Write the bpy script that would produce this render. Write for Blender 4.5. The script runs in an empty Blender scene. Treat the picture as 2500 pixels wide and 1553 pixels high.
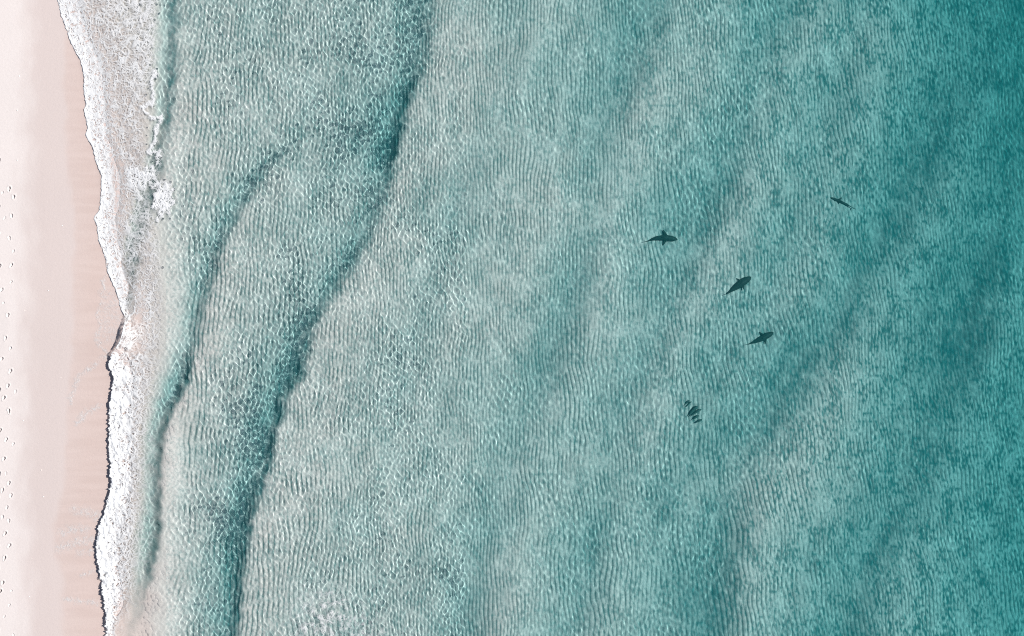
import bpy, bmesh, math, random
import numpy as np
from mathutils import Vector

R = math.radians
rng = np.random.default_rng(7)
random.seed(7)
scene = bpy.context.scene
C = scene.collection

# ------------------------------------------------------------------ camera, sky, sun, exposure
S = 0.026                      # metres on the water surface per map unit (a map unit is a pixel of the survey frame)
H = 50.0                       # flying height of the camera
cam_d = bpy.data.cameras.new('camera'); cam = bpy.data.objects.new('camera', cam_d); C.objects.link(cam)
cam.location = (0, 0, H); cam.rotation_euler = (0, 0, 0)
cam_d.sensor_width = 36; cam_d.lens = 36 / (2 * (1250 * S) / H)
cam_d.clip_start = 0.1; cam_d.clip_end = 3000
scene.camera = cam

SUN_EL, SUN_AZ = R(36), R(14)  # elevation; azimuth counter-clockwise from +X (sea side)
world = bpy.data.worlds.new('World'); scene.world = world; world.use_nodes = True
wn = world.node_tree.nodes; wl = world.node_tree.links
sky = wn.new('ShaderNodeTexSky'); sky.sky_type = 'NISHITA'; sky.sun_disc = False
sky.sun_elevation = SUN_EL; sky.sun_rotation = R(90) - SUN_AZ
wn['Background'].inputs['Strength'].default_value = 0.06
wl.new(sky.outputs[0], wn['Background'].inputs['Color'])

sun_d = bpy.data.lights.new('sun', 'SUN'); sun_d.energy = 5.0; sun_d.angle = R(0.5); sun_d.color = (1.0, 0.96, 0.91)
sun = bpy.data.objects.new('sun', sun_d); C.objects.link(sun)
sdir = Vector((math.cos(SUN_EL) * math.cos(SUN_AZ), math.cos(SUN_EL) * math.sin(SUN_AZ), math.sin(SUN_EL)))
sun.rotation_euler = sdir.to_track_quat('Z', 'Y').to_euler(); sun.location = sdir * 100
sun_d.cycles.is_caustics_light = True      # light focused by the water's surface falls on the sea bed

vs = scene.view_settings
vs.view_transform = 'Standard'; vs.look = 'None'; vs.gamma = 1; vs.exposure = 0.37; vs.use_curve_mapping = False
scene.cycles.max_bounces = 8; scene.cycles.transmission_bounces = 6; scene.cycles.transparent_max_bounces = 12
scene.cycles.diffuse_bounces = 2; scene.cycles.glossy_bounces = 2
scene.cycles.sample_clamp_indirect = 3.0
scene.cycles.use_denoising = False
scene.cycles.filter_width = 1.05

# ------------------------------------------------------------------ numeric helpers
def smooth(a, b, x):
    t = np.clip((x - a) / (b - a), 0, 1)
    return t * t * (3 - 2 * t)

def perlin(x, y, seed=0):
    r = np.random.default_rng(seed)
    n = 256
    ang = r.uniform(0, 2 * np.pi, (n, n))
    gx, gy = np.cos(ang), np.sin(ang)
    xi = np.floor(x).astype(int); yi = np.floor(y).astype(int)
    fx = x - xi; fy = y - yi
    u = fx ** 3 * (fx * (fx * 6 - 15) + 10); v = fy ** 3 * (fy * (fy * 6 - 15) + 10)
    def g(i, j):
        a = (xi + i) % n; b = (yi + j) % n
        return gx[a, b] * (fx - i) + gy[a, b] * (fy - j)
    return ((g(0, 0) * (1 - u) + g(1, 0) * u) * (1 - v) + (g(0, 1) * (1 - u) + g(1, 1) * u) * v) * 1.5

def fbm(x, y, seed=0, oct=3):
    s = 0; a = 1
    for k in range(oct):
        s = s + a * perlin(x * 2 ** k + 17.3 * k, y * 2 ** k - 9.1 * k, seed + k); a *= 0.5
    return s

def line(pts):
    p = np.array(pts, float)
    return lambda v: np.interp(v, p[:, 1], p[:, 0])

def smooth_line(pts, width=14):
    f = line(pts); vv = np.arange(-800, 2400, 4.0)
    a = f(vv); k = np.exp(-0.5 * (np.arange(-30, 31) * 4.0 / width) ** 2); k /= k.sum()
    a = np.convolve(np.pad(a, 30, mode='edge'), k, 'valid')
    return lambda v: np.interp(v, vv, a)

# ------------------------------------------------------------------ the coast's plan (map units, u right, v down)
FRONT = [(120, -400), (128, -60), (141, 0), (151, 41), (163, 72), (174, 107), (198, 151), (206, 193), (204, 217), (210, 255), (206, 268),
         (214, 313), (209, 330), (227, 361), (232, 389), (248, 430), (247, 471), (243, 513), (237, 520), (230, 535), (237, 551),
         (241, 585), (255, 620), (263, 664), (286, 716), (293, 747), (302, 768), (308, 790), (304, 815), (296, 838), (278, 862), (266, 888),
         (279, 919), (275, 950), (270, 984), (268, 1036), (268, 1102), (272, 1147), (272, 1184), (265, 1215), (255, 1253),
         (241, 1294), (237, 1336), (241, 1377), (249, 1418), (256, 1463), (260, 1515), (260, 1553), (270, 1640), (300, 1900)]
front = line(FRONT); front_s = smooth_line(FRONT, 45)
BAR_A = [(1120, -400), (1085, -60), (1075, 0), (1071, 86), (1061, 144), (1037, 213), (1013, 261), (1002, 310), (992, 364), (975, 413), (968, 481),
         (915, 600), (850, 700), (790, 790), (765, 860), (755, 916), (720, 963), (712, 993), (688, 1064), (675, 1154), (654, 1186),
         (646, 1217), (635, 1270), (618, 1350), (607, 1430), (595, 1553), (570, 1900)]
BAR_B = [(1150, -400), (960, 120), (880, 220), (800, 292), (740, 348), (690, 392), (640, 450), (600, 520), (562, 590), (545, 640), (528, 700), (508, 770), (492, 840),
         (478, 900), (460, 949), (439, 986), (418, 1033), (407, 1081), (399, 1155), (405, 1229), (400, 1282), (390, 1361), (368, 1441), (340, 1553), (300, 1900)]
BAR_C = [(445, -400), (440, 0), (436, 120), (430, 240), (412, 330), (400, 400), (392, 450), (372, 520), (352, 580), (336, 640), (334, 690), (330, 750), (318, 790), (308, 830), (300, 900), (300, 1900)]
bar_a, bar_b, bar_c = (smooth_line(b, 8) for b in (BAR_A, BAR_B, BAR_C))

def bar(u, v, crest, depth, reach, face, lift, lreach):
    """a sand bar: shoreward slip face with a trough at its foot, gentle seaward back"""
    t = crest(v) + 8 * fbm(u / 60.0, v / 34.0, 41, 3) - u
    p = np.clip(t, 0, None)
    tr = depth * smooth(0, face, p) * np.exp(-np.clip(p - 0.8 * face, 0, None) / reach)
    cr = lift * np.where(t > 0, 1 - smooth(0, face, p), np.exp(np.clip(t, None, 0) / lreach))
    return tr - cr

def blob_line(u, v, pts, width):
    """weight 0..1 along a poly-line of soft hollows"""
    w = 0
    for (a, b, c, d, k) in pts:
        L2 = (c - a) ** 2 + (d - b) ** 2
        t = np.clip(((u - a) * (c - a) + (v - b) * (d - b)) / L2, 0, 1)
        q = ((u - a - t * (c - a)) ** 2 + (v - b - t * (d - b)) ** 2) / (width * k) ** 2
        w = np.maximum(w, np.exp(-q * (0.8 + 0.9 * np.abs(perlin(u / 40., v / 60., 51)))))
    return w

SWELLS = [(smooth_line(p, 40), sd, a, rc) for p, sd, a, rc in (
    ([(1420, -300), (1330, 100), (1270, 330), (1180, 620), (1080, 900), (1000, 1200), (950, 1430), (930, 1900)], 1, .10, 90),
    ([(1790, -300), (1660, 40), (1615, 190), (1570, 340), (1530, 600), (1480, 780), (1400, 980), (1330, 1200), (1250, 1420), (1180, 1900)], 2, .17, 80),
    ([(2120, -300), (1990, 20), (1940, 130), (1880, 330), (1810, 540), (1740, 700), (1660, 900), (1560, 1200), (1480, 1600), (1440, 1900)], 3, .16, 90),
    ([(2310, -300), (2210, -60), (2120, 250), (2030, 520), (1950, 700), (1860, 860), (1750, 1100), (1650, 1400), (1560, 1900)], 6, .13, 90),
    ([(2560, -300), (2440, 60), (2360, 340), (2250, 560), (2130, 760), (2010, 950), (1900, 1130), (1855, 1250), (1830, 1420), (1790, 1900)], 4, .32, 95),
    ([(2800, -300), (2650, 100), (2560, 420), (2430, 800), (2290, 1180), (2190, 1400), (2100, 1900)], 5, .30, 120))]
SHOALS = [(1150, 80, 1090, 420, 1.2), (1010, 640, 880, 860, 1.0), (1030, 1340, 1010, 1553, .9), (1760, 80, 1660, 420, .8), (1900, 1250, 1850, 1553, 1.2),
          (2080, 950, 2000, 1250, 1.2), (1200, 1400, 1120, 1560, 1.0), (1360, 500, 1250, 800, .8), (2120, 60, 2040, 300, .9)]

def bed_depth(u, v):
    """depth of the sand below still water, metres"""
    f = front_s(v)
    e = u - f
    d = np.interp(e, [-9000, -900, -260, -120, 0, 60, 130, 200, 400, 800, 1250, 1700, 2000, 2250, 2700, 4000, 12000],
                  [-9, -2.0, -0.75, -0.36, 0, 0.06, 0.13, 0.22, 0.32, 0.44, 0.58, 0.86, 1.20, 1.95, 3.4, 6.5, 14.0])
    sea = smooth(40, 160, e)
    fa = 0.34 + 0.40 * smooth(150, 270, v) * (1 - smooth(350, 470, v)) + 0.34 * smooth(740, 880, v) - 0.1 * smooth(1330, 1500, v)
    fa = fa * (0.9 + 0.35 * fbm(u / 50., v / 80., 43, 2))
    d = d + bar(u, v, bar_a, fa * 0.9, 60, 58, 0.10, 170)
    fb = 0.34 + 0.45 * smooth(860, 950, v) - 0.25 * smooth(1250, 1500, v)
    d = d + sea * bar(u, v, bar_b, fb, 28, 50, 0.06, 90) * smooth(240, 520, v)
    fc = (0.42 + 0.3 * smooth(480, 560, v)) * (1 - smooth(760, 830, v))
    d = d + smooth(20, 80, e) * bar(u, v, bar_c, fc * 0.55, 10, 44, 0.0, 40)
    far = smooth(500, 900, e)
    for b_, seed, a_, rc in SWELLS:
        am = np.clip(a_ * (1 + 1.1 * fbm(v / 330., v * 0 + seed, 70 + seed, 2)), 0, None)
        d = d + far * bar(u, v, b_, np.minimum(am, .34) * 1.25, rc, 135, am * .4, 120)
    d = d - far * 0.12 * blob_line(u, v, SHOALS, 85)
    # slanting low swells of sand
    w1 = fbm((u * 0.93 + v * 0.37) / 150.0, (v * 0.93 - u * 0.37) / 520.0, 5, 3)
    d = d + sea * (0.05 + 0.13 * smooth(900, 2000, u)) * w1
    d = d + sea * 0.05 * fbm(u / 42.0, v / 60.0, 9, 2)
    return np.where(e > 70, np.maximum(d, 0.10), d)

def bed_shade(u, v):
    """shade and depth put into the colour at bar feet and in hollows, 0..1"""
    def foot(crest, face, reach, start):
        t = crest(v) + 8 * fbm(u / 60.0, v / 34.0, 41, 3) - u
        return smooth(start, face, t) * np.exp(-np.clip(t - face, 0, None) / reach)
    a = foot(bar_a, 24, 48, 0) * (0.46 + 0.45 * smooth(150, 260, v) * (1 - smooth(380, 480, v)) + 0.4 * smooth(740, 880, v))
    b = foot(bar_b, 16, 34, 0) * smooth(230, 520, v) * (0.5 + 0.5 * smooth(840, 940, v)) * (1 - 0.6 * smooth(1380, 1500, v))
    c = foot(bar_c, 22, 14, -14) * (1 - smooth(770, 830, v)) * 0.95
    h = 0
    for b_, seed, a_, rc in SWELLS:
        am = np.clip(a_ * (1 + 1.1 * fbm(v / 330., v * 0 + seed, 70 + seed, 2)), 0, None)
        h = np.maximum(h, 2.0 * am * foot(b_, 90, rc, -20) * smooth(900, 1200, u))
    n = fbm((u * .93 + v * .37) / 75., (v * .93 - u * .37) / 210., 58, 3)
    base = 0.04 * smooth(400, 520, u + 40 * fbm(u / 45., v / 55., 88, 2)) * smooth(20, -20, u - bar_a(v)) * (0.6 + .7 * smooth(500, 100, v)) + 0.14 * smooth(2150, 2450, u)
    return np.clip(base + np.maximum.reduce([a, b, c, h]) * (0.85 + 0.6 * fbm(u / 14., v / 26., 59, 3)) + 0.24 * np.clip(n, 0, 1) * smooth(500, 900, u), 0, 1)

def mottle(u, v):
    """small dark tufts of sediment and algae between the ripples, thicker offshore"""
    n = fbm(u / 5.4, v / 10.0, 81, 2) + 0.55 * fbm(u / 34., v / 60., 83, 2)
    return smooth(0.0, 0.55, n + 0.10 * smooth(1500, 2500, u) - .05) * (0.40 + 0.52 * smooth(1100, 2300, u))

def map_of_bed(X, Y):
    """plan coordinates of a sea-bed point: the bed is seen through water, so the plan is spread a little"""
    u = X / S
    d = np.interp(u, [-900, -700, 0, 700, 1300], [0, 0.3, 1.1, 1.9, 3.2])
    k = 1 + d * 0.72 / H
    return 1250 + X / S / k, 776.5 - Y / S / k

def bed_of_map(u, v):
    d = np.interp(u - 1250, [-900, -700, 0, 700, 1300], [0, 0.3, 1.1, 1.9, 3.2])
    k = 1 + d * 0.72 / H
    return (u - 1250) * S * k, (776.5 - v) * S * k

# ---- sand ripples: narrow-band random field, so crests wander and fork as real ones do
NU, NV = 2880, 1920
U0, V0 = 100, -180
ku = np.fft.fftfreq(NU)[:, None]; kv = np.fft.fftfreq(NV)[None, :]
def ripple_field(lam, drad, dang, tilt, seed):
    r = np.random.default_rng(seed)
    k = np.hypot(ku, kv) + 1e-9; a = np.arctan2(kv, ku) - tilt
    a = (a + np.pi) % (2 * np.pi) - np.pi
    w = np.exp(-0.5 * ((k - 1 / lam) / (drad / lam)) ** 2 - 0.5 * (a / dang) ** 2)
    n = np.fft.fft2(r.standard_normal((NU, NV)).astype(np.float32))
    z = np.fft.ifft2(n * w)
    return z / np.sqrt(np.mean(np.abs(z) ** 2))
Z1 = ripple_field(8.7, 0.11, 0.10, 0.0, 3)

def sample(F, x, y):
    x = np.clip(x, 0, NU - 2.001); y = np.clip(y, 0, NV - 2.001)
    i = x.astype(int); j = y.astype(int); fx = x - i; fy = y - j
    return (F[i, j] * (1 - fx) * (1 - fy) + F[i + 1, j] * fx * (1 - fy) + F[i, j + 1] * (1 - fx) * fy + F[i + 1, j + 1] * fx * fy)

_us = np.arange(-200, 3400, 2.0)
_sp = np.interp(_us, [300, 430, 520, 640, 900, 3400], [1.7, 1.5, 1.22, 1.06, 1.0, 1.0])
_uw = np.cumsum(2.0 / _sp); _uw -= np.interp(1250, _us, _uw) - 1250
def ripples(u, v):
    """(relief -1..1, trough weight 0..1) of the ripple marks"""
    sh = -0.11 * v * smooth(1200, 2100, u) + 0.05 * v * (1 - smooth(500, 900, u)) + 10 * fbm(u / 260., v / 300., 61, 2) + 3 * perlin(u / 60., v / 70., 64)
    x = np.interp(u, _us, _uw) + sh - U0
    z = sample(Z1, x, v - V0)
    ph = np.angle(z); amp = np.clip(np.abs(z) * 1.3, 0, 1)
    prof = 0.5 + 0.5 * np.cos(ph)
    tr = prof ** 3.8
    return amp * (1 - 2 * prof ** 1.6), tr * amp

# ------------------------------------------------------------------ mesh helpers
def grid_mesh(name, X, Y, Z, keep=None, attrs=None):
    n, m = X.shape
    idx = np.arange(n * m).reshape(n, m)
    q = np.stack([idx[:-1, :-1], idx[:-1, 1:], idx[1:, 1:], idx[1:, :-1]], -1)
    q = q[keep] if keep is not None else q.reshape(-1, 4)
    q = q.reshape(-1, 4)
    co = np.stack([X, Y, Z], -1).reshape(-1, 3)
    used = np.zeros(n * m, bool); used[q.ravel()] = True
    remap = np.cumsum(used) - 1
    q = remap[q]; co = co[used]
    return raw_mesh(name, co, q, {k: a.reshape(-1)[used] for k, a in (attrs or {}).items()})

def raw_mesh(name, co, quads, attrs=None):
    me = bpy.data.meshes.new(name)
    me.vertices.add(len(co)); me.vertices.foreach_set('co', np.ascontiguousarray(co, dtype=np.float32).ravel())
    me.loops.add(quads.size); me.loops.foreach_set('vertex_index', np.ascontiguousarray(quads, dtype=np.int32).ravel())
    me.polygons.add(len(quads)); me.polygons.foreach_set('loop_start', np.arange(0, quads.size, quads.shape[1], dtype=np.int32))
    me.update(calc_edges=True)
    me.polygons.foreach_set('use_smooth', np.ones(len(quads), bool))
    for k, a in (attrs or {}).items():
        at = me.attributes.new(k, 'FLOAT', 'POINT'); at.data.foreach_set('value', np.ascontiguousarray(a, dtype=np.float32))
    me.validate()
    return me

def obj(name, me, mat=None, parent=None):
    o = bpy.data.objects.new(name, me); C.objects.link(o)
    if mat and me: me.materials.append(mat)
    if parent: o.parent = parent
    return o

def caus(o, caster=False):
    if caster: o.cycles.is_caustics_caster = True
    else: o.cycles.is_caustics_receiver = True

# ------------------------------------------------------------------ materials
def new_mat(name):
    m = bpy.data.materials.new(name); m.use_nodes = True
    return m, m.node_tree.nodes, m.node_tree.links

def node(nt, kind, **kw):
    n = nt.new(kind)
    for k, v in kw.items():
        if k.startswith('_'): setattr(n, k[1:], v)
        else: n.inputs[k].default_value = v
    return n

def noise(nt, lk, scale, detail=3, vec=None, rough=0.55):
    n = nt.new('ShaderNodeTexNoise'); n.inputs['Scale'].default_value = scale; n.inputs['Detail'].default_value = detail; n.inputs['Roughness'].default_value = rough
    if vec: lk.new(vec, n.inputs['Vector'])
    return n.outputs['Fac']

def mth(nt, lk, op, a, b=None, clamp=False):
    n = nt.new('ShaderNodeMath'); n.operation = op; n.use_clamp = clamp
    for i, x in enumerate((a, b)):
        if x is None: continue
        if isinstance(x, (int, float)): n.inputs[i].default_value = x
        else: lk.new(x, n.inputs[i])
    return n.outputs[0]

def ramp(nt, lk, x, a, b, lo=0.0, hi=1.0):
    n = nt.new('ShaderNodeMapRange'); n.interpolation_type = 'SMOOTHSTEP'
    lk.new(x, n.inputs['Value']); n.inputs['From Min'].default_value = a; n.inputs['From Max'].default_value = b
    n.inputs['To Min'].default_value = lo; n.inputs['To Max'].default_value = hi
    return n.outputs[0]

def mixc(nt, lk, f, a, b):
    n = nt.new('ShaderNodeMix'); n.data_type = 'RGBA'
    if isinstance(f, (int, float)): n.inputs[0].default_value = f
    else: lk.new(f, n.inputs[0])
    for i, x in ((6, a), (7, b)):
        if isinstance(x, tuple): n.inputs[i].default_value = (*x, 1)
        else: lk.new(x, n.inputs[i])
    return n.outputs[2]

def attr(nt, name):
    n = nt.new('ShaderNodeAttribute'); n.attribute_name = name
    return n.outputs['Fac']

def sand_material():
    m, nt, lk = new_mat('beach_sand')
    bs = nt['Principled BSDF']
    pos = nt.new('ShaderNodeNewGeometry').outputs['Position']
    damp, wet = attr(nt, 'damp'), attr(nt, 'wet')
    big = noise(nt, lk, 0.35, 4, pos); fine = noise(nt, lk, 9.0, 4, pos, .7)
    col = mixc(nt, lk, big, (0.60, 0.553, 0.538), (0.635, 0.584, 0.569))
    col = mixc(nt, lk, damp, col, (0.525, 0.455, 0.437))
    st = nt.new('ShaderNodeMapping'); st.inputs['Scale'].default_value = (0.35, 2.2, 1); lk.new(pos, st.inputs['Vector'])
    streak = noise(nt, lk, 1.0, 4, st.outputs[0])
    wetc = mixc(nt, lk, ramp(nt, lk, streak, .3, .7), (0.495, 0.395, 0.363), (0.53, 0.43, 0.398))
    col = mixc(nt, lk, wet, col, wetc)
    bedc = mixc(nt, lk, mth(nt, lk, 'MULTIPLY', attr(nt, 'bed_shade'), 0.80), mixc(nt, lk, attr(nt, 'off'), (0.90, 0.755, 0.705), (0.84, 0.76, 0.725)), (0.06, 0.175, 0.18))
    col = mixc(nt, lk, attr(nt, 'bed'), col, bedc)  # submerged sand set paler, in place of light lost under the water
    col = mixc(nt, lk, ramp(nt, lk, fine, .25, .75, 0.0, 0.16), col, (0.42, 0.36, 0.34))
    lk.new(col, bs.inputs['Base Color'])
    rg = nt.new('ShaderNodeMix'); rg.inputs[2].default_value = .95; rg.inputs[3].default_value = .45; lk.new(wet, rg.inputs[0]); lk.new(rg.outputs[0], bs.inputs['Roughness'])
    bs.inputs['Specular IOR Level'].default_value = .2
    bp = nt.new('ShaderNodeBump'); bp.inputs['Strength'].default_value = .45; bp.inputs['Distance'].default_value = .02
    lk.new(noise(nt, lk, 6.0, 5, pos, .7), bp.inputs['Height']); lk.new(bp.outputs[0], bs.inputs['Normal'])
    return m

def seabed_material():
    m, nt, lk = new_mat('seabed_sand')
    bs = nt['Principled BSDF']
    pos = nt.new('ShaderNodeNewGeometry').outputs['Position']
    tr = attr(nt, 'trough')
    big = noise(nt, lk, 0.5, 4, pos); fine = noise(nt, lk, 4.6, 3, pos, .7)
    col = mixc(nt, lk, ramp(nt, lk, big, .3, .7), (0.82, 0.735, 0.70), (0.92, 0.84, 0.805))
    col = mixc(nt, lk, ramp(nt, lk, fine, .42, .7, 0.0, 0.45), col, (0.24, 0.36, 0.36))
    col = mixc(nt, lk, mth(nt, lk, 'MULTIPLY', tr, 0.92), col, (0.035, 0.115, 0.12))   # dark detritus in the ripple troughs, its teal painted in as shade
    col = mixc(nt, lk, attr(nt, 'mottle'), col, (0.035, 0.20, 0.205))
    col = mixc(nt, lk, mth(nt, lk, 'MULTIPLY', attr(nt, 'bed_shade'), 0.82), col, (0.035, 0.185, 0.195))  # teal shade of bar faces and hollows painted into the sand
    lk.new(col, bs.inputs['Base Color']); bs.inputs['Roughness'].default_value = .9; bs.inputs['Specular IOR Level'].default_value = .0
    return m

def water_material():
    m, nt, lk = new_mat('sea_water')
    nt.remove(nt['Principled BSDF']); out = nt['Material Output']
    g = node(nt, 'ShaderNodeBsdfGlass', Roughness=0.0, IOR=1.333); g.inputs['Color'].default_value = (1, 1, 1, 1)
    # clear sea water takes out red, then green and blue, in proportion to the metres of water below (Beer's law)
    dep = attr(nt, 'water_depth')
    cc = nt.new('ShaderNodeCombineColor')
    for i, k in enumerate((0.56, 0.205, 0.198)):
        lk.new(mth(nt, lk, 'EXPONENT', mth(nt, lk, 'MULTIPLY', dep, -k)), cc.inputs[i])
    lk.new(cc.outputs[0], g.inputs['Color'])
    # light scattered back by the water itself, more of it the more water there is
    df = nt.new('ShaderNodeBsdfDiffuse'); ds_ = mth(nt, lk, 'SUBTRACT', 1.0, mth(nt, lk, 'EXPONENT', mth(nt, lk, 'MULTIPLY', dep, -0.9)))
    lk.new(mixc(nt, lk, ds_, (0.0, 0.0, 0.0), (0.002, 0.052, 0.054)), df.inputs['Color'])
    ad = nt.new('ShaderNodeAddShader'); lk.new(g.outputs[0], ad.inputs[0]); lk.new(df.outputs[0], ad.inputs[1])
    lk.new(ad.outputs[0], out.inputs['Surface'])
    return m

def foam_material():
    m, nt, lk = new_mat('sea_foam')
    bs = nt['Principled BSDF']; out = nt['Material Output']
    pos = nt.new('ShaderNodeNewGeometry').outputs['Position']
    den = attr(nt, 'foam_amount')
    wn_ = nt.new('ShaderNodeTexNoise'); wn_.inputs['Scale'].default_value = 2.6; wn_.inputs['Detail'].default_value = 3; lk.new(pos, wn_.inputs['Vector'])
    wa = nt.new('ShaderNodeVectorMath'); wa.operation = 'SCALE'; wa.inputs['Scale'].default_value = 0.55; lk.new(wn_.outputs['Color'], wa.inputs[0])
    wp = nt.new('ShaderNodeVectorMath'); wp.operation = 'ADD'; lk.new(pos, wp.inputs[0]); lk.new(wa.outputs[0], wp.inputs[1])
    fl = nt.new('ShaderNodeVectorMath'); fl.operation = 'MULTIPLY'; fl.inputs[1].default_value = (1, 1, 0); lk.new(wp.outputs[0], fl.inputs[0])
    def lace(scale, w):
        vo = nt.new('ShaderNodeTexVoronoi'); vo.feature = 'DISTANCE_TO_EDGE'; vo.inputs['Scale'].default_value = scale; lk.new(fl.outputs[0], vo.inputs['Vector'])
        return ramp(nt, lk, vo.outputs['Distance'], 0.0, w, 1.0, 0.0)
    p = mth(nt, lk, 'MAXIMUM', mth(nt, lk, 'MULTIPLY', lace(2.9, .24), .95), mth(nt, lk, 'MULTIPLY', lace(6.5, .30), .75))
    n = noise(nt, lk, 6.0, 4, pos, .7)
    p = mth(nt, lk, 'ADD', mth(nt, lk, 'MULTIPLY', p, .74), mth(nt, lk, 'MULTIPLY', n, .48))
    al = mth(nt, lk, 'MULTIPLY', mth(nt, lk, 'SUBTRACT', mth(nt, lk, 'ADD', p, mth(nt, lk, 'MULTIPLY', den, .92)), .95), 2.0, True)
    al = mth(nt, lk, 'MULTIPLY', al, mth(nt, lk, 'ADD', .30, mth(nt, lk, 'MULTIPLY', den, .70)), True)
    cov = attr(nt, 'cover')
    soft = mth(nt, lk, 'MULTIPLY', mth(nt, lk, 'MULTIPLY', den, ramp(nt, lk, n, .32, .72)), .62)      # thin smears left on the sand
    mx = nt.new('ShaderNodeMix'); lk.new(ramp(nt, lk, cov, .4, .95), mx.inputs[0]); lk.new(soft, mx.inputs[2]); lk.new(al, mx.inputs[3])
    al = mx.outputs[0]
    bs.inputs['Base Color'].default_value = (.71, .72, .73, 1); bs.inputs['Roughness'].default_value = .8; bs.inputs['Specular IOR Level'].default_value = .15
    lk.new(al, bs.inputs['Alpha'])
    bp = nt.new('ShaderNodeBump'); bp.inputs['Strength'].default_value = .6; bp.inputs['Distance'].default_value = .05
    lk.new(p, bp.inputs['Height']); lk.new(bp.outputs[0], bs.inputs['Normal'])
    return m

def hide_material(name, top, belly):
    m, nt, lk = new_mat(name)
    bs = nt['Principled BSDF']
    geo = nt.new('ShaderNodeNewGeometry'); sx = nt.new('ShaderNodeSeparateXYZ'); lk.new(geo.outputs['Normal'], sx.inputs[0])
    n = noise(nt, lk, 14.0, 3, geo.outputs['Position'])
    c = mixc(nt, lk, ramp(nt, lk, n, .35, .7, 0, .5), top, tuple(x * 1.5 for x in top))
    c = mixc(nt, lk, ramp(nt, lk, sx.outputs['Z'], -.5, -.1), belly, c)
    lk.new(c, bs.inputs['Base Color']); bs.inputs['Roughness'].default_value = .6; bs.inputs['Specular IOR Level'].default_value = .2
    return m

def shell_material():
    m, nt, lk = new_mat('shell')
    bs = nt['Principled BSDF']
    pos = nt.new('ShaderNodeTexCoord').outputs['Object']
    c = mixc(nt, lk, noise(nt, lk, 30, 3, pos), (.75, .66, .6), (.88, .85, .82))
    lk.new(c, bs.inputs['Base Color']); bs.inputs['Roughness'].default_value = .5
    return m

M_SAND, M_BED, M_WATER, M_FOAM = sand_material(), seabed_material(), water_material(), foam_material()
M_SHARK = hide_material('shark_skin', (.020, .036, .038), (.35, .36, .36)); M_FISH = hide_material('fish_scales', (.05, .10, .10), (.4, .42, .42)); M_SHELL = shell_material()

# ------------------------------------------------------------------ sea bed
def axis(parts):
    out = []
    for a, b, st in parts:
        out.append(np.arange(a, b - 1e-6, st))
    out.append([parts[-1][1]])
    return np.concatenate(out)

us = axis([(395, 2600, 1.85), (2600, 2700, 10), (2700, 4000, 130), (4000, 13000, 1500)])
vs_ = axis([(-11000, -1000, 1500), (-1000, -150, 90), (-150, -40, 10), (-40, 1600, 5.0), (1600, 1720, 12), (1720, 2700, 90), (2700, 12700, 1500)])
U, V = np.meshgrid(us, vs_, indexing='ij')
X, Y = bed_of_map(U, V)
d = bed_depth(U, V)
rel, tro = ripples(U, V)
infr = smooth(2680, 2600, U) * smooth(-120, -60, V) * smooth(1680, 1610, V)
ramp_in = smooth(90, 190, U - front_s(V)) * smooth(396, 470, U + 34 * fbm(U / 45., V / 55., 88, 2) - 10) * smooth(396, 408, U) * infr
patch = np.clip(0.92 + 0.6 * fbm(U / 90., V / 130., 77, 2), 0.45, 1)
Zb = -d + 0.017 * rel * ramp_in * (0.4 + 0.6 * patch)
me = grid_mesh('seabed', X, Y, Zb, attrs={'trough': tro * ramp_in * patch, 'bed_shade': bed_shade(U, V) * infr, 'mottle': mottle(U, V) * ramp_in})
bed = obj('seabed', me, M_BED); bed['kind'] = 'structure'; caus(bed)

# ------------------------------------------------------------------ beach
us = axis([(-12000, -1500, 1500), (-1500, -300, 100), (-300, -40, 20), (-40, 405, 5.0)])
U, V = np.meshgrid(us, vs_[::1], indexing='ij')
X, Y = bed_of_map(U, V)
Zs = -bed_depth(U, V) + 0.004
damp_line = 88 + 10 * fbm(V / 260., V * 0 + .3, 11, 2)
damp = smooth(-55, 25, U - damp_line - 16 * fbm(U / 30., V / 70., 12, 3))
wl_u = np.interp(V, [-400, 0, 240, 400, 560, 900, 1010, 1180, 1300, 1400, 1553, 1900], [150, 158, 160, 168, 184, 184, 172, 165, 135, 158, 160, 165])
wet = smooth(-9, 9, U - wl_u - 7 * fbm(U / 40., V / 60., 14, 3)) * (0.72 + 0.28 * smooth(0, 60, U - wl_u))
PRINTS = [(10, 430, 0), (36, 461, 1), (3, 475, 1), (48, 482, 1), (14, 509, 0), (41, 530, 0), (15, 571, 1), (40, 585, 0), (9, 630, 1), (19, 646, 0), (41, 647, 0), (3, 658, 1), (12, 685, 0),
          (22, 706, 0), (4, 718, 1), (14, 747, 1), (36, 768, 0), (10, 776, 1), (15, 809, 1), (35, 823, 0), (12, 840, 1), (45, 847, 0), (21, 871, 0), (34, 885, 0), (45, 905, 0), (14, 912, 1),
          (36, 940, 1), (17, 950, 0), (29, 967, 1), (36, 1000, 1), (15, 1022, 0), (19, 1043, 1), (33, 1070, 0), (28, 1112, 1), (40, 1122, 0), (19, 1150, 0), (36, 1174, 0), (24, 1186, 0), (43, 1203, 0),
          (13, 1207, 0), (33, 1231, 0), (12, 1233, 0), (21, 1254, 0), (40, 1262, 0), (3, 1267, 1), (29, 1291, 1), (3, 1307, 0), (40, 1324, 0), (12, 1328, 0), (28, 1353, 1), (12, 1372, 0),
          (10, 1396, 1), (22, 1411, 1), (17, 1433, 1), (6, 1462, 1), (17, 1474, 0), (8, 1500, 1), (12, 1527, 0), (-12, 560, 1), (-9, 690, 0), (-14, 830, 1), (-10, 980, 0), (-15, 1120, 1), (-12, 1300, 0), (-13, 1450, 1)]
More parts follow.
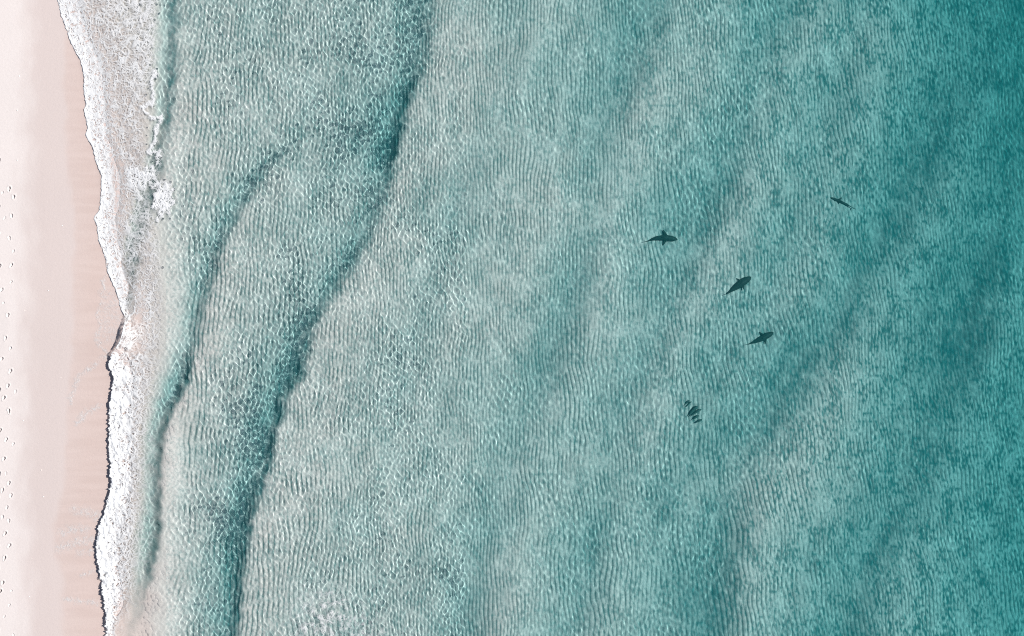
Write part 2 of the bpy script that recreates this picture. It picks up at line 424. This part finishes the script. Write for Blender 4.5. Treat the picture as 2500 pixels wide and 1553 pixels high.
for k in range(70):                          # older, trampled and half-filled prints between the clear ones
    fv = 395 + 1150 * k / 69 + random.uniform(-9, 9)
    PRINTS.append((random.choice((5, 18, 30, 44)) + random.uniform(-7, 9), fv, -1))
keep = np.ones((len(us) - 1, len(vs_) - 1), bool)
foot = []
for (fu, fv, deep) in PRINTS:
    i = int(np.searchsorted(us, fu)) - 2; j = int(np.searchsorted(vs_, fv)) - 2
    if not keep[i:i + 3, j:j + 4].all(): continue
    keep[i:i + 3, j:j + 4] = False
    foot.append((i, j, fu, fv, deep))
me = grid_mesh('beach', X, Y, Zs, keep, attrs={'damp': damp, 'wet': wet, 'off': smooth(330, 402, U + 14 * fbm(U / 30., V / 40., 89, 2) * smooth(402, 385, U)), 'bed': smooth(30, 62, U - front(V) + 42 * np.maximum(smooth(690, 740, V) * (1 - smooth(850, 890, V)), smooth(1470, 1530, V))), 'bed_shade': bed_shade(U, V)})
beach = obj('beach', me, M_SAND); beach['kind'] = 'structure'; caus(beach)
prng = np.random.default_rng(5)
for (i, j, fu, fv, deep) in foot:            # each footprint fills its own opening in the sheet of sand
    a = np.linspace(0, 3, 16); b = np.linspace(0, 4, 21)
    A, B = np.meshgrid(a, b, indexing='ij')
    ii = np.minimum(A.astype(int), 2); jj = np.minimum(B.astype(int), 3); fa_ = A - ii; fb_ = B - jj
    def bl(F):
        G = F[i:i + 4, j:j + 5]
        return G[ii, jj] * (1 - fa_) * (1 - fb_) + G[ii + 1, jj] * fa_ * (1 - fb_) + G[ii, jj + 1] * (1 - fa_) * fb_ + G[ii + 1, jj + 1] * fa_ * fb_
    x, y, z = bl(X), bl(Y), bl(Zs)
    uu, vv = bl(U), bl(V)
    th = prng.normal(0.28, 0.22); cx, cy = uu.mean() + prng.normal(0, .6), vv.mean() + prng.normal(0, .8)
    p = (uu - cx) * math.cos(th) + (vv - cy) * math.sin(th); q_ = -(uu - cx) * math.sin(th) + (vv - cy) * math.cos(th)
    ln, wd = prng.uniform(4.6, 6.2), prng.uniform(2.5, 3.2)
    wd2 = wd * (1 + 0.22 * np.tanh(-q_ / 2)) * (1 - 0.25 * np.exp(-(q_ / 1.4) ** 2))
    r2 = np.sqrt((q_ / ln) ** 2 + (p / wd2) ** 2)
    edge = np.minimum(np.minimum(A / .5, (3 - A) / .5), np.minimum(B / .5, (4 - B) / .5)).clip(0, 1)
    dp = {1: 0.17, 0: 0.09, -1: 0.045}[deep] * prng.uniform(.7, 1.25)
    if deep < 0: ln *= prng.uniform(.5, .95); wd2 = wd2 * prng.uniform(.6, 1.0); r2 = np.sqrt((q_ / ln) ** 2 + (p / wd2) ** 2)
    z = z + edge * (-dp * (1 - smooth(.62, 1.02, r2)) + dp * .12 * np.exp(-((r2 - 1.35) / .28) ** 2) * (1 + .6 * perlin(uu / 2.1, vv / 2.1, 90)))
    obj('footprint', grid_mesh('footprint', x, y, z), M_SAND, beach)

# ------------------------------------------------------------------ sea water
def waves(X, Y):
    """wind ripples and wavelets on the surface, metres"""
    r = np.random.default_rng(21)
    z = np.zeros_like(X)
    w1, w2 = perlin(X / 1.7, Y / 1.7, 100), perlin(X / 2.3, Y / 2.3, 101)
    for k in range(30):
        lam = 0.20 * (1.0 + 1.5 * r.random() ** 1.3)
        th = r.normal(0.1, 0.7) if k % 3 else r.uniform(0, np.pi)
        a = 0.00155 * (lam / 0.3) ** 1.25
        ph = r.uniform(0, 6.28); c1, c2 = r.normal(0, 1.3, 2)
        z += a * np.sin(2 * np.pi / lam * (X * math.cos(th) + Y * math.sin(th)) + ph + c1 * w1 + c2 * w2)
    return z

def swash(U, V):
    e = U - front(V)
    e2 = e + 42 * np.maximum(smooth(690, 740, V) * (1 - smooth(850, 890, V)), smooth(1470, 1530, V))
    return e, np.interp(e2, [-110, -30, 0, 40, 62, 100, 400], [-1.4, -0.3, -0.17, -0.055, -0.005, 0.015, 0.0])

def water_sheet(us, vw):
    U, V = np.meshgrid(us, vw, indexing='ij')
    X, Y = (U - 1250) * S, (776.5 - V) * S
    e, lens = swash(U, V)
    calm = smooth(2740, 2690, U) * smooth(-140, -90, V) * smooth(1680, 1610, V) * smooth(60, 110, e)
    gain = (0.5 + 0.5 * smooth(120, 240, e)) * (1 - 0.48 * smooth(700, 1400, U)) * (1 - 0.62 * smooth(1500, 2300, U))
    gain = gain * (0.85 + 0.5 * fbm(U / 130., V / 170., 23, 2))
    Z = lens + calm * waves(X, Y) * gain
    co = np.stack([X, Y, Z], -1).reshape(-1, 3)
    at = {'water_depth': np.clip(bed_depth(U, V), 0, None).reshape(-1)}
    idx = np.arange(U.size).reshape(U.shape)
    q = np.stack([idx[:-1, :-1], idx[:-1, 1:], idx[1:, 1:], idx[1:, :-1]], -1).reshape(-1, 4)
    return co, at, idx, q

USEAM = 1150.0
vo_n = [(-11000, -1000, 1500), (-1000, -160, 80)]
vo_s = [(1720, 2700, 90), (2700, 12700, 1500)]
v_f = axis(vo_n + [(-160, -100, 10), (-100, 1600, 1.7), (1600, 1720, 12)] + vo_s)
if len(v_f) % 2 == 0: v_f = np.append(v_f, 13000)
v_c = v_f[::2]
co1, at1, id1, q1 = water_sheet(axis([(60, 110, 25), (110, USEAM, 1.6)]), v_f)
co2, at2, id2, q2 = water_sheet(axis([(USEAM + 2, 2700, 3.3), (2700, 4000, 130), (4000, 13000, 1500)]), v_c)
id2 = id2 + len(co1); q2 = q2 + len(co1)
a, b = id1[-1], id2[0]                       # stitch the fine inshore half to the coarser offshore half
tri = np.concatenate([np.stack([a[0:-1:2], a[1::2], b[:-1]], -1), np.stack([a[1::2], b[1:], b[:-1]], -1), np.stack([a[1::2], a[2::2], b[1:]], -1)])
co = np.concatenate([co1, co2]); quads = np.concatenate([q1, q2])
me = bpy.data.meshes.new('sea_water')
loops = np.concatenate([quads.ravel(), tri.ravel()]).astype(np.int32)
starts = np.concatenate([np.arange(0, quads.size, 4), quads.size + np.arange(0, tri.size, 3)]).astype(np.int32)
me.vertices.add(len(co)); me.vertices.foreach_set('co', co.astype(np.float32).ravel())
me.loops.add(len(loops)); me.loops.foreach_set('vertex_index', loops)
me.polygons.add(len(starts)); me.polygons.foreach_set('loop_start', starts)
me.update(calc_edges=True); me.polygons.foreach_set('use_smooth', np.ones(len(starts), bool))
for k in at1:
    t = me.attributes.new(k, 'FLOAT', 'POINT'); t.data.foreach_set('value', np.concatenate([at1[k], at2[k]]).astype(np.float32))
water = obj('sea_water', me, M_WATER); water['kind'] = 'structure'; caus(water, True)

# ------------------------------------------------------------------ sea foam
def stroke(u, v, pts, w):
    q = 1e9
    for (a, b), (c, d) in zip(pts[:-1], pts[1:]):
        L2 = (c - a) ** 2 + (d - b) ** 2
        t = np.clip(((u - a) * (c - a) + (v - b) * (d - b)) / L2, 0, 1)
        q = np.minimum(q, (u - a - t * (c - a)) ** 2 + (v - b - t * (d - b)) ** 2)
    return np.exp(-q / w ** 2)

def foam_field(U, V):
    jag = 3.0 * fbm(V / 9.0, V * 0 + 2.2, 31, 3) + 1.6 * perlin(V / 2.4, V * 0 + 5.0, 36)
    e = U - front(V) - jag * (0.45 + 0.8 * smooth(840, 880, V))
    up = 1 - smooth(755, 800, V); lo = smooth(838, 875, V)
    n1 = fbm(U / 22., V / 30., 32, 3); n2 = fbm(U / 9., V / 12., 33, 2)
    uw = U + 6 * n1; vw_ = V + 6 * n2
    on = smooth(-1.2, 0.8, e)
    w1 = np.interp(V, [0, 120, 200, 330, 430, 480, 560, 620, 700, 760], [66, 62, 58, 55, 24, 28, 46, 42, 28, 12])
    lace = (0.76 + 0.28 * np.exp(-np.clip(e, 0, None) / 10) + .12 * n1) * (1 - 0.40 * smooth(.75, 1.3, e / w1 + .35 * n1) - 0.50 * smooth(1.15, 1.6, e / w1 + .35 * n1))
    lim = np.interp(V, [0, 150, 250, 330, 400, 470, 540, 700, 800, 900], [398, 395, 372, 366, 372, 372, 395, 395, 395, 395])
    gray = smooth(1.0, 1.4, e / w1 + .3 * n1) * (1 - smooth(lim - 35, lim + 12, uw)) * (0.60 - 0.08 * smooth(200, 330, V) - 0.06 * smooth(560, 640, V) + 0.22 * n1)
    d = up * on * np.maximum(lace, gray)
    d = np.maximum(d, up * 0.70 * stroke(uw, vw_, [(350, 0), (372, 60), (360, 75)], 7))
    d = np.maximum(d, 0.88 * stroke(uw, vw_, [(378, 175), (370, 215), (378, 250), (346, 262), (372, 290), (392, 285), (385, 320), (376, 345), (366, 370), (392, 372), (385, 395)], 7))
    n3 = fbm(U / 38., V / 30., 35, 3); ux, vx = U + 26 * n3, V + 22 * n1
    pa = np.exp(-((ux - 345) / 52.) ** 4 - ((vx - 436) / 36.) ** 4)
    pb = np.exp(-((ux - 398) / 26.) ** 4 - ((vx - 490) / 46.) ** 4)
    d = np.maximum(d, np.maximum((0.84 + .2 * n2) * pa, (0.92 + .2 * n2) * pb))
    d = np.maximum(d, 0.72 * stroke(uw, vw_, [(335, 685), (350, 700), (340, 718), (330, 728), (331, 760), (312, 790)], 6))
    face = np.exp(-((V - 822) / 44.) ** 4)
    d = np.maximum(d, face * smooth(-1.2, 1, e) * (0.42 * (1 - smooth(3, 10, e)) + .56 + .2 * n1) * (1 - smooth(45, 75, e)))
    d = np.maximum(d, (1 - lo) * smooth(540, 600, V) * smooth(8, 30, U - bar_c(V)) * (1 - smooth(375, 415, uw)) * (0.50 + .2 * n1))
    ll = np.interp(V, [850, 900, 1000, 1100, 1200, 1300, 1400, 1500, 1553, 1700], [405, 402, 386, 376, 366, 366, 352, 318, 300, 330])
    ww = 0.45 + 0.55 * smooth(860, 960, V)
    body = np.interp(e / ww, [0, 20, 34, 55, 80, 120], [1.04, 0.98, 0.84, 0.72, 0.66, 0.60]) + 0.20 * n1
    body = body * (1 - 0.35 * smooth(1440, 1540, V) * smooth(15, 35, e))
    d = np.maximum(d, lo * on * body * (1 - 0.75 * smooth(ll - 60, ll + 10, uw + 10 * n1) - .25 * smooth(ll, ll + 30, uw)))
    # films left on the wet sand
    film = 1.0 * stroke(uw, vw_, [(264, 672), (251, 690), (252, 720), (243, 765), (246, 790), (241, 820), (244, 845), (262, 858)], 4.0)
    film = np.maximum(film, 0.55 * smooth(236, 256, uw) * smooth(690, 720, V) * (1 - smooth(830, 850, V)))
    film = np.maximum(film, 1.0 * stroke(uw, vw_, [(264, 868), (238, 888), (206, 914), (188, 938)], 6))
    film = np.maximum(film, 1.0 * stroke(uw, vw_, [(188, 938), (178, 970), (180, 985)], 4))
    film = np.maximum(film, 1.0 * stroke(uw, vw_, [(245, 992), (218, 1004), (192, 1030)], 7))
    for pts, w in (([(245, 1262), (215, 1250), (190, 1244)], 7), ([(212, 1290), (180, 1290), (155, 1300)], 7), ([(225, 1316), (190, 1322), (150, 1334)], 7), ([(238, 1340), (195, 1350)], 5), ([(168, 1459), (200, 1466), (240, 1471)], 3.5), ([(230, 1395), (200, 1402)], 4)):
        film = np.maximum(film, 0.92 * stroke(uw, vw_, pts, w * 1.5))
    d = np.maximum(d, film * (1 - smooth(-6, 0, e)))
    # height of the foam above water and sand
    lump = np.clip(0.95 + 0.22 * n2 + .25 * n1, 0.3, 1.7)
    spike = np.clip(perlin(V / 3.1, V * 0 + 8.8, 37) - 0.25, 0, 1) * 0.9 * (1 + .6 * perlin(V / 40., V * 0 + 4., 38))
    h = lo * 0.24 * smooth(-1.2, 2.2, e) * np.exp(-np.clip(e, 0, None) / 42) * (lump + spike * np.exp(-np.clip(e, 0, None) / 5))
    h = h + up * 0.045 * smooth(-1.2, 1.5, e) * np.exp(-np.clip(e, 0, None) / 14) * lump
    h = h + face * 0.44 * smooth(-1.2, 1.5, e) * np.exp(-(np.clip(e, 0, None) / 34) ** 2)
    h = h + 0.012 * np.clip(d, 0, 1) * (1 + n2)
    return np.clip(d, 0, 1.05), h, 1 - 0.62 * (1 - smooth(-6, -1, e))

us = np.arange(128, 446, 1.35); vf = np.arange(-34, 1590, 1.5)
U, V = np.meshgrid(us, vf, indexing='ij')
den, hgt, cov = foam_field(U, V)
base = np.maximum(swash(U, V)[1], -bed_depth(U, V) + 0.004) + 0.006
parts = [(U, V, base + hgt, den, cov)]
# flecks drifting beyond the bars
U2, V2 = np.meshgrid(np.arange(660, 1075, 1.8), np.arange(1370, 1590, 1.8), indexing='ij')
n1 = fbm(U2 / 16., V2 / 20., 34, 3)
w = np.exp(-((U2 - 800) / 85.) ** 2 - ((V2 - 1490) / 62.) ** 2) + 0.9 * np.exp(-((U2 - 770) / 45.) ** 2 - ((V2 - 1560) / 40.) ** 2) + 0.6 * np.exp(-((U2 - 900) / 80.) ** 2 - ((V2 - 1545) / 40.) ** 2)
d2 = np.clip(w, 0, 1) * (0.40 + 0.5 * n1)
parts.append((U2, V2, 0.022 + 0.01 * n1, d2, np.full(U2.shape, .8)))
cos, qs, ds, cs, off = [], [], [], [], 0
for (U, V, Z, dn, cv) in parts:
    idx = np.arange(U.size).reshape(U.shape)
    q = np.stack([idx[:-1, :-1], idx[:-1, 1:], idx[1:, 1:], idx[1:, :-1]], -1)
    k = np.maximum.reduce([dn[:-1, :-1], dn[1:, :-1], dn[:-1, 1:], dn[1:, 1:]]) > 0.13
    q = q[k].reshape(-1, 4)
    used = np.zeros(U.size, bool); used[q.ravel()] = True
    rm = np.cumsum(used) - 1 + off
    qs.append(rm[q]); off += int(used.sum())
    cos.append(np.stack([(U - 1250) * S, (776.5 - V) * S, Z], -1).reshape(-1, 3)[used]); ds.append(dn.reshape(-1)[used]); cs.append(cv.reshape(-1)[used])
me = raw_mesh('sea_foam', np.concatenate(cos), np.concatenate(qs), {'foam_amount': np.concatenate(ds), 'cover': np.concatenate(cs)})
foam = obj('sea_foam', me, M_FOAM); foam['kind'] = 'stuff'
foam['label'] = 'white lacy sea foam of the swash and breaking wave along the shore'; foam['category'] = 'foam'

# ------------------------------------------------------------------ sharks and fish
def ring_body(bm, prof, spine, n=14):
    rings = []
    for (t, w, h, dz) in prof:
        c, tan = spine(t); side = Vector((-tan.y, tan.x, 0)).normalized()
        rings.append([bm.verts.new(c + side * (w * math.cos(a)) + Vector((0, 0, dz + h * math.sin(a)))) for a in (2 * math.pi * i / n for i in range(n))])
    for a, b in zip(rings[:-1], rings[1:]):
        for i in range(n): bm.faces.new((a[i], a[(i + 1) % n], b[(i + 1) % n], b[i]))
    bm.faces.new(rings[0][::-1]); bm.faces.new(rings[-1])

def slab(bm, pts, nrm, th):
    """closed fin blade from an outline, thick at the root (the first and last points), thin at the tip"""
    n = len(pts); k = [1.0 if i in (0, n - 1) else 0.55 for i in range(n)]
    a = [bm.verts.new(p + nrm * th * k[i]) for i, p in enumerate(pts)]; b = [bm.verts.new(p - nrm * th * k[i]) for i, p in enumerate(pts)]
    bm.faces.new(a); bm.faces.new(b[::-1])
    for i in range(n): bm.faces.new((a[i], b[i], b[(i + 1) % n], a[(i + 1) % n]))

def creature(name, L, bend, width, fins, mat, voxel, fin_scale=1.0):
    """nose at +X end, length L, bend = sideways bow of the spine"""
    def spine(t):
        f = lambda s: Vector((L * (0.5 - s), bend * L * (math.sin(math.pi * s) - 0.55 * max(0, s - .45) ** 2 * 2.2), 0))
        return f(t), (f(t - .01) - f(t + .01)).normalized()
    W = width * L
    prof = [(0.0, .10, .10, 0), (.02, .34, .26, 0), (.07, .66, .5, 0), (.15, .90, .75, 0), (.26, 1.0, .95, 0), (.38, .97, 1.0, 0), (.50, .90, .88, 0), (.62, .76, .66, 0), (.74, .55, .42, 0), (.84, .34, .26, 0), (.91, .24, .18, 0), (.95, .18, .16, 0), (.98, .12, .10, 0)]
    bm = bmesh.new()
    ring_body(bm, [(t, W * w / 2, W * .45 * h, dz) for t, w, h, dz in prof], spine)
    def P(t, s, z):
        c, tan = spine(t); side = Vector((-tan.y, tan.x, 0)).normalized()
        return c + side * s * L + Vector((0, 0, z * L))
    th = voxel * 0.95
    if fins == 'shark':
        k = fin_scale
        for sg in (1, -1):
            c, tan = spine(.36); side = Vector((-tan.y, tan.x, 0)).normalized()
            slab(bm, [P(.29, sg * .05, -.02), P(.345, sg * .125 * k, -.03), P(.42, sg * .215 * k, -.04), P(.445, sg * .205 * k, -.04), P(.415, sg * .10 * k, -.03), P(.40, sg * .05, -.02)], Vector((0, 0, 1)), th)
            slab(bm, [P(.62, sg * .02, -.02), P(.67, sg * .065, -.03), P(.70, sg * .06, -.03), P(.68, sg * .02, -.02)], Vector((0, 0, 1)), th)
        c, tan = spine(.42); side = Vector((-tan.y, tan.x, 0)).normalized()
        slab(bm, [P(.38, 0, .05), P(.45, 0, .14), P(.49, 0, .15), P(.475, 0, .09), P(.49, 0, .05)], side, th)
        c, tan = spine(.72); side = Vector((-tan.y, tan.x, 0)).normalized()
        slab(bm, [P(.70, 0, .02), P(.735, 0, .055), P(.755, 0, .055), P(.75, 0, .02)], side, th)
    c, tan = spine(.96); side = Vector((-tan.y, tan.x, 0)).normalized()
    slab(bm, [P(.93, 0, .015), P(.99, .012, .10), P(1.05, .022, .15), P(1.03, .014, .08), P(.985, .005, .0), P(1.0, .008, -.06), P(.97, .0, -.05), P(.935, 0, -.012)], side, th)
    bmesh.ops.recalc_face_normals(bm, faces=bm.faces)
    me = bpy.data.meshes.new(name); bm.to_mesh(me); bm.free()
    o = bpy.data.objects.new(name, me); C.objects.link(o)
    md = o.modifiers.new('weld', 'REMESH'); md.mode = 'VOXEL'; md.voxel_size = voxel
    sm = o.modifiers.new('soft', 'SMOOTH'); sm.iterations = 2; sm.factor = .5
    dg = bpy.context.evaluated_depsgraph_get()
    m2 = bpy.data.meshes.new_from_object(o.evaluated_get(dg)); o.modifiers.clear(); o.data = m2; m2.name = name
    m2.polygons.foreach_set('use_smooth', np.ones(len(m2.polygons), bool))
    m2.materials.clear(); m2.materials.append(mat)
    caus(o)
    return o

def swim(o, nose, tail, above):
    """put a creature between two plan points, its belly some way above the sand"""
    u, v = (nose[0] + tail[0]) / 2, (nose[1] + tail[1]) / 2
    d = float(bed_depth(np.array([u]), np.array([v]))[0])
    z = -d + above
    k = 1 + (-z) * 0.72 / H
    o.location = ((u - 1250) * S * k, (776.5 - v) * S * k, z)
    o.rotation_euler = (0, 0, math.atan2(tail[1] - nose[1], nose[0] - tail[0]))

SHARKS = [((1655, 585), (1574, 589), 0.085, .17, 'dark shark nearest the shore, its body bowed and both side fins spread'),
          ((1834, 676), (1773, 719), 0.01, .235, 'broadest dark shark, swimming nose up to the right between two others'),
          ((1889, 811), (1826, 842), -0.02, .20, 'lowest of the four dark sharks, heading right above the rippled sand'),
          ((2026, 482), (2086, 509), -0.02, .105, 'slimmest dark shark, farthest from the shore and alone at upper right')]
for nose, tail, bend, wd, lab in SHARKS:
    L = math.hypot(nose[0] - tail[0], nose[1] - tail[1]) * S
    o = creature('shark', L, bend, wd, 'shark', M_SHARK, 0.022 if wd > .13 else 0.016, 1.15 if wd > .13 else 0.9)
    swim(o, nose, tail, 0.17 if wd > .13 else 0.09)
    o['label'] = lab; o['category'] = 'shark'; o['group'] = 'sharks cruising over the rippled sand'
FISH = [((1684, 977), (1671, 990), .26, 'short fish at the upper left end of the little school, shoreward of its twin'),
        ((1689, 980), (1673, 996), .16, 'thin fish at the upper left end of the little school'),
        ((1705, 991), (1680, 1017), .22, 'longest fish of the little school, in its middle'),
        ((1713, 999), (1684, 1018), .16, 'thin fish right beside the longest one of the little school'),
        ((1707, 1014), (1690, 1026), .26, 'stout fish just below the middle of the little school'),
        ((1715, 1024), (1696, 1034), .24, 'last fish at the lower right end of the little school')]
for nose, tail, wd, lab in FISH:
    L = math.hypot(nose[0] - tail[0], nose[1] - tail[1]) * S
    o = creature('fish', L, 0.03, wd, 'fish', M_FISH, 0.012)
    swim(o, nose, tail, 0.12)
    o['label'] = lab; o['category'] = 'fish'; o['group'] = 'school of six fish'

# ------------------------------------------------------------------ shells on the beach
def shell_mesh():
    bm = bmesh.new(); n, m = 11, 6; rows = []
    for j in range(m + 1):
        r = j / m
        row = []
        for i in range(n):
            a = R(-68 + 136 * i / (n - 1)); rib = 1 + .05 * (-1) ** i * r
            row.append(bm.verts.new((.05 * r * math.sin(a) * rib, .055 * r * math.cos(a) * rib, .026 * math.sin(math.pi * min(1, .12 + r * .88)) * math.cos(a * .9) * (1 + .07 * (-1) ** i) + .003)))
        rows.append(row)
    for a, b in zip(rows[:-1], rows[1:]):
        for i in range(n - 1): bm.faces.new((a[i], b[i], b[i + 1], a[i + 1]))
    bmesh.ops.remove_doubles(bm, verts=bm.verts, dist=1e-4)
    ex = bmesh.ops.solidify(bm, geom=bm.faces[:], thickness=.004)
    me = bpy.data.meshes.new('shell'); bm.to_mesh(me); bm.free(); return me
SHELLS = [(57, 191), (54, 275), (56, 395), (157, 553), (129, 709), (75, 758), (157, 922), (70, 1025), (112, 1145), (116, 1210), (89, 1357), (84, 1450)]
ORDER = ['topmost of the beach', 'second from the top edge', 'third from the top edge', 'fourth from the top edge', 'fifth from the top edge', 'sixth from the top edge', 'alone on the wet strip',
         'fifth from the bottom edge', 'fourth from the bottom edge', 'third from the bottom edge', 'second from the bottom edge', 'lowest of the beach']
shm = shell_mesh(); shm.materials.append(M_SHELL)
for k, (u, v) in enumerate(SHELLS):
    o = bpy.data.objects.new('shell', shm); C.objects.link(o)
    x, y = bed_of_map(np.array([float(u)]), np.array([float(v)]))
    o.location = (x[0], y[0], -float(bed_depth(np.array([float(u)]), np.array([float(v)]))[0]) + .003)
    o.rotation_euler = (0, 0, random.uniform(0, 6.28)); sc = random.uniform(.7, 1.15); o.scale = (sc, sc, sc)
    o['label'] = 'small pale shell lying on the sand, ' + ORDER[k]; o['category'] = 'shell'; o['group'] = 'shells scattered on the beach'
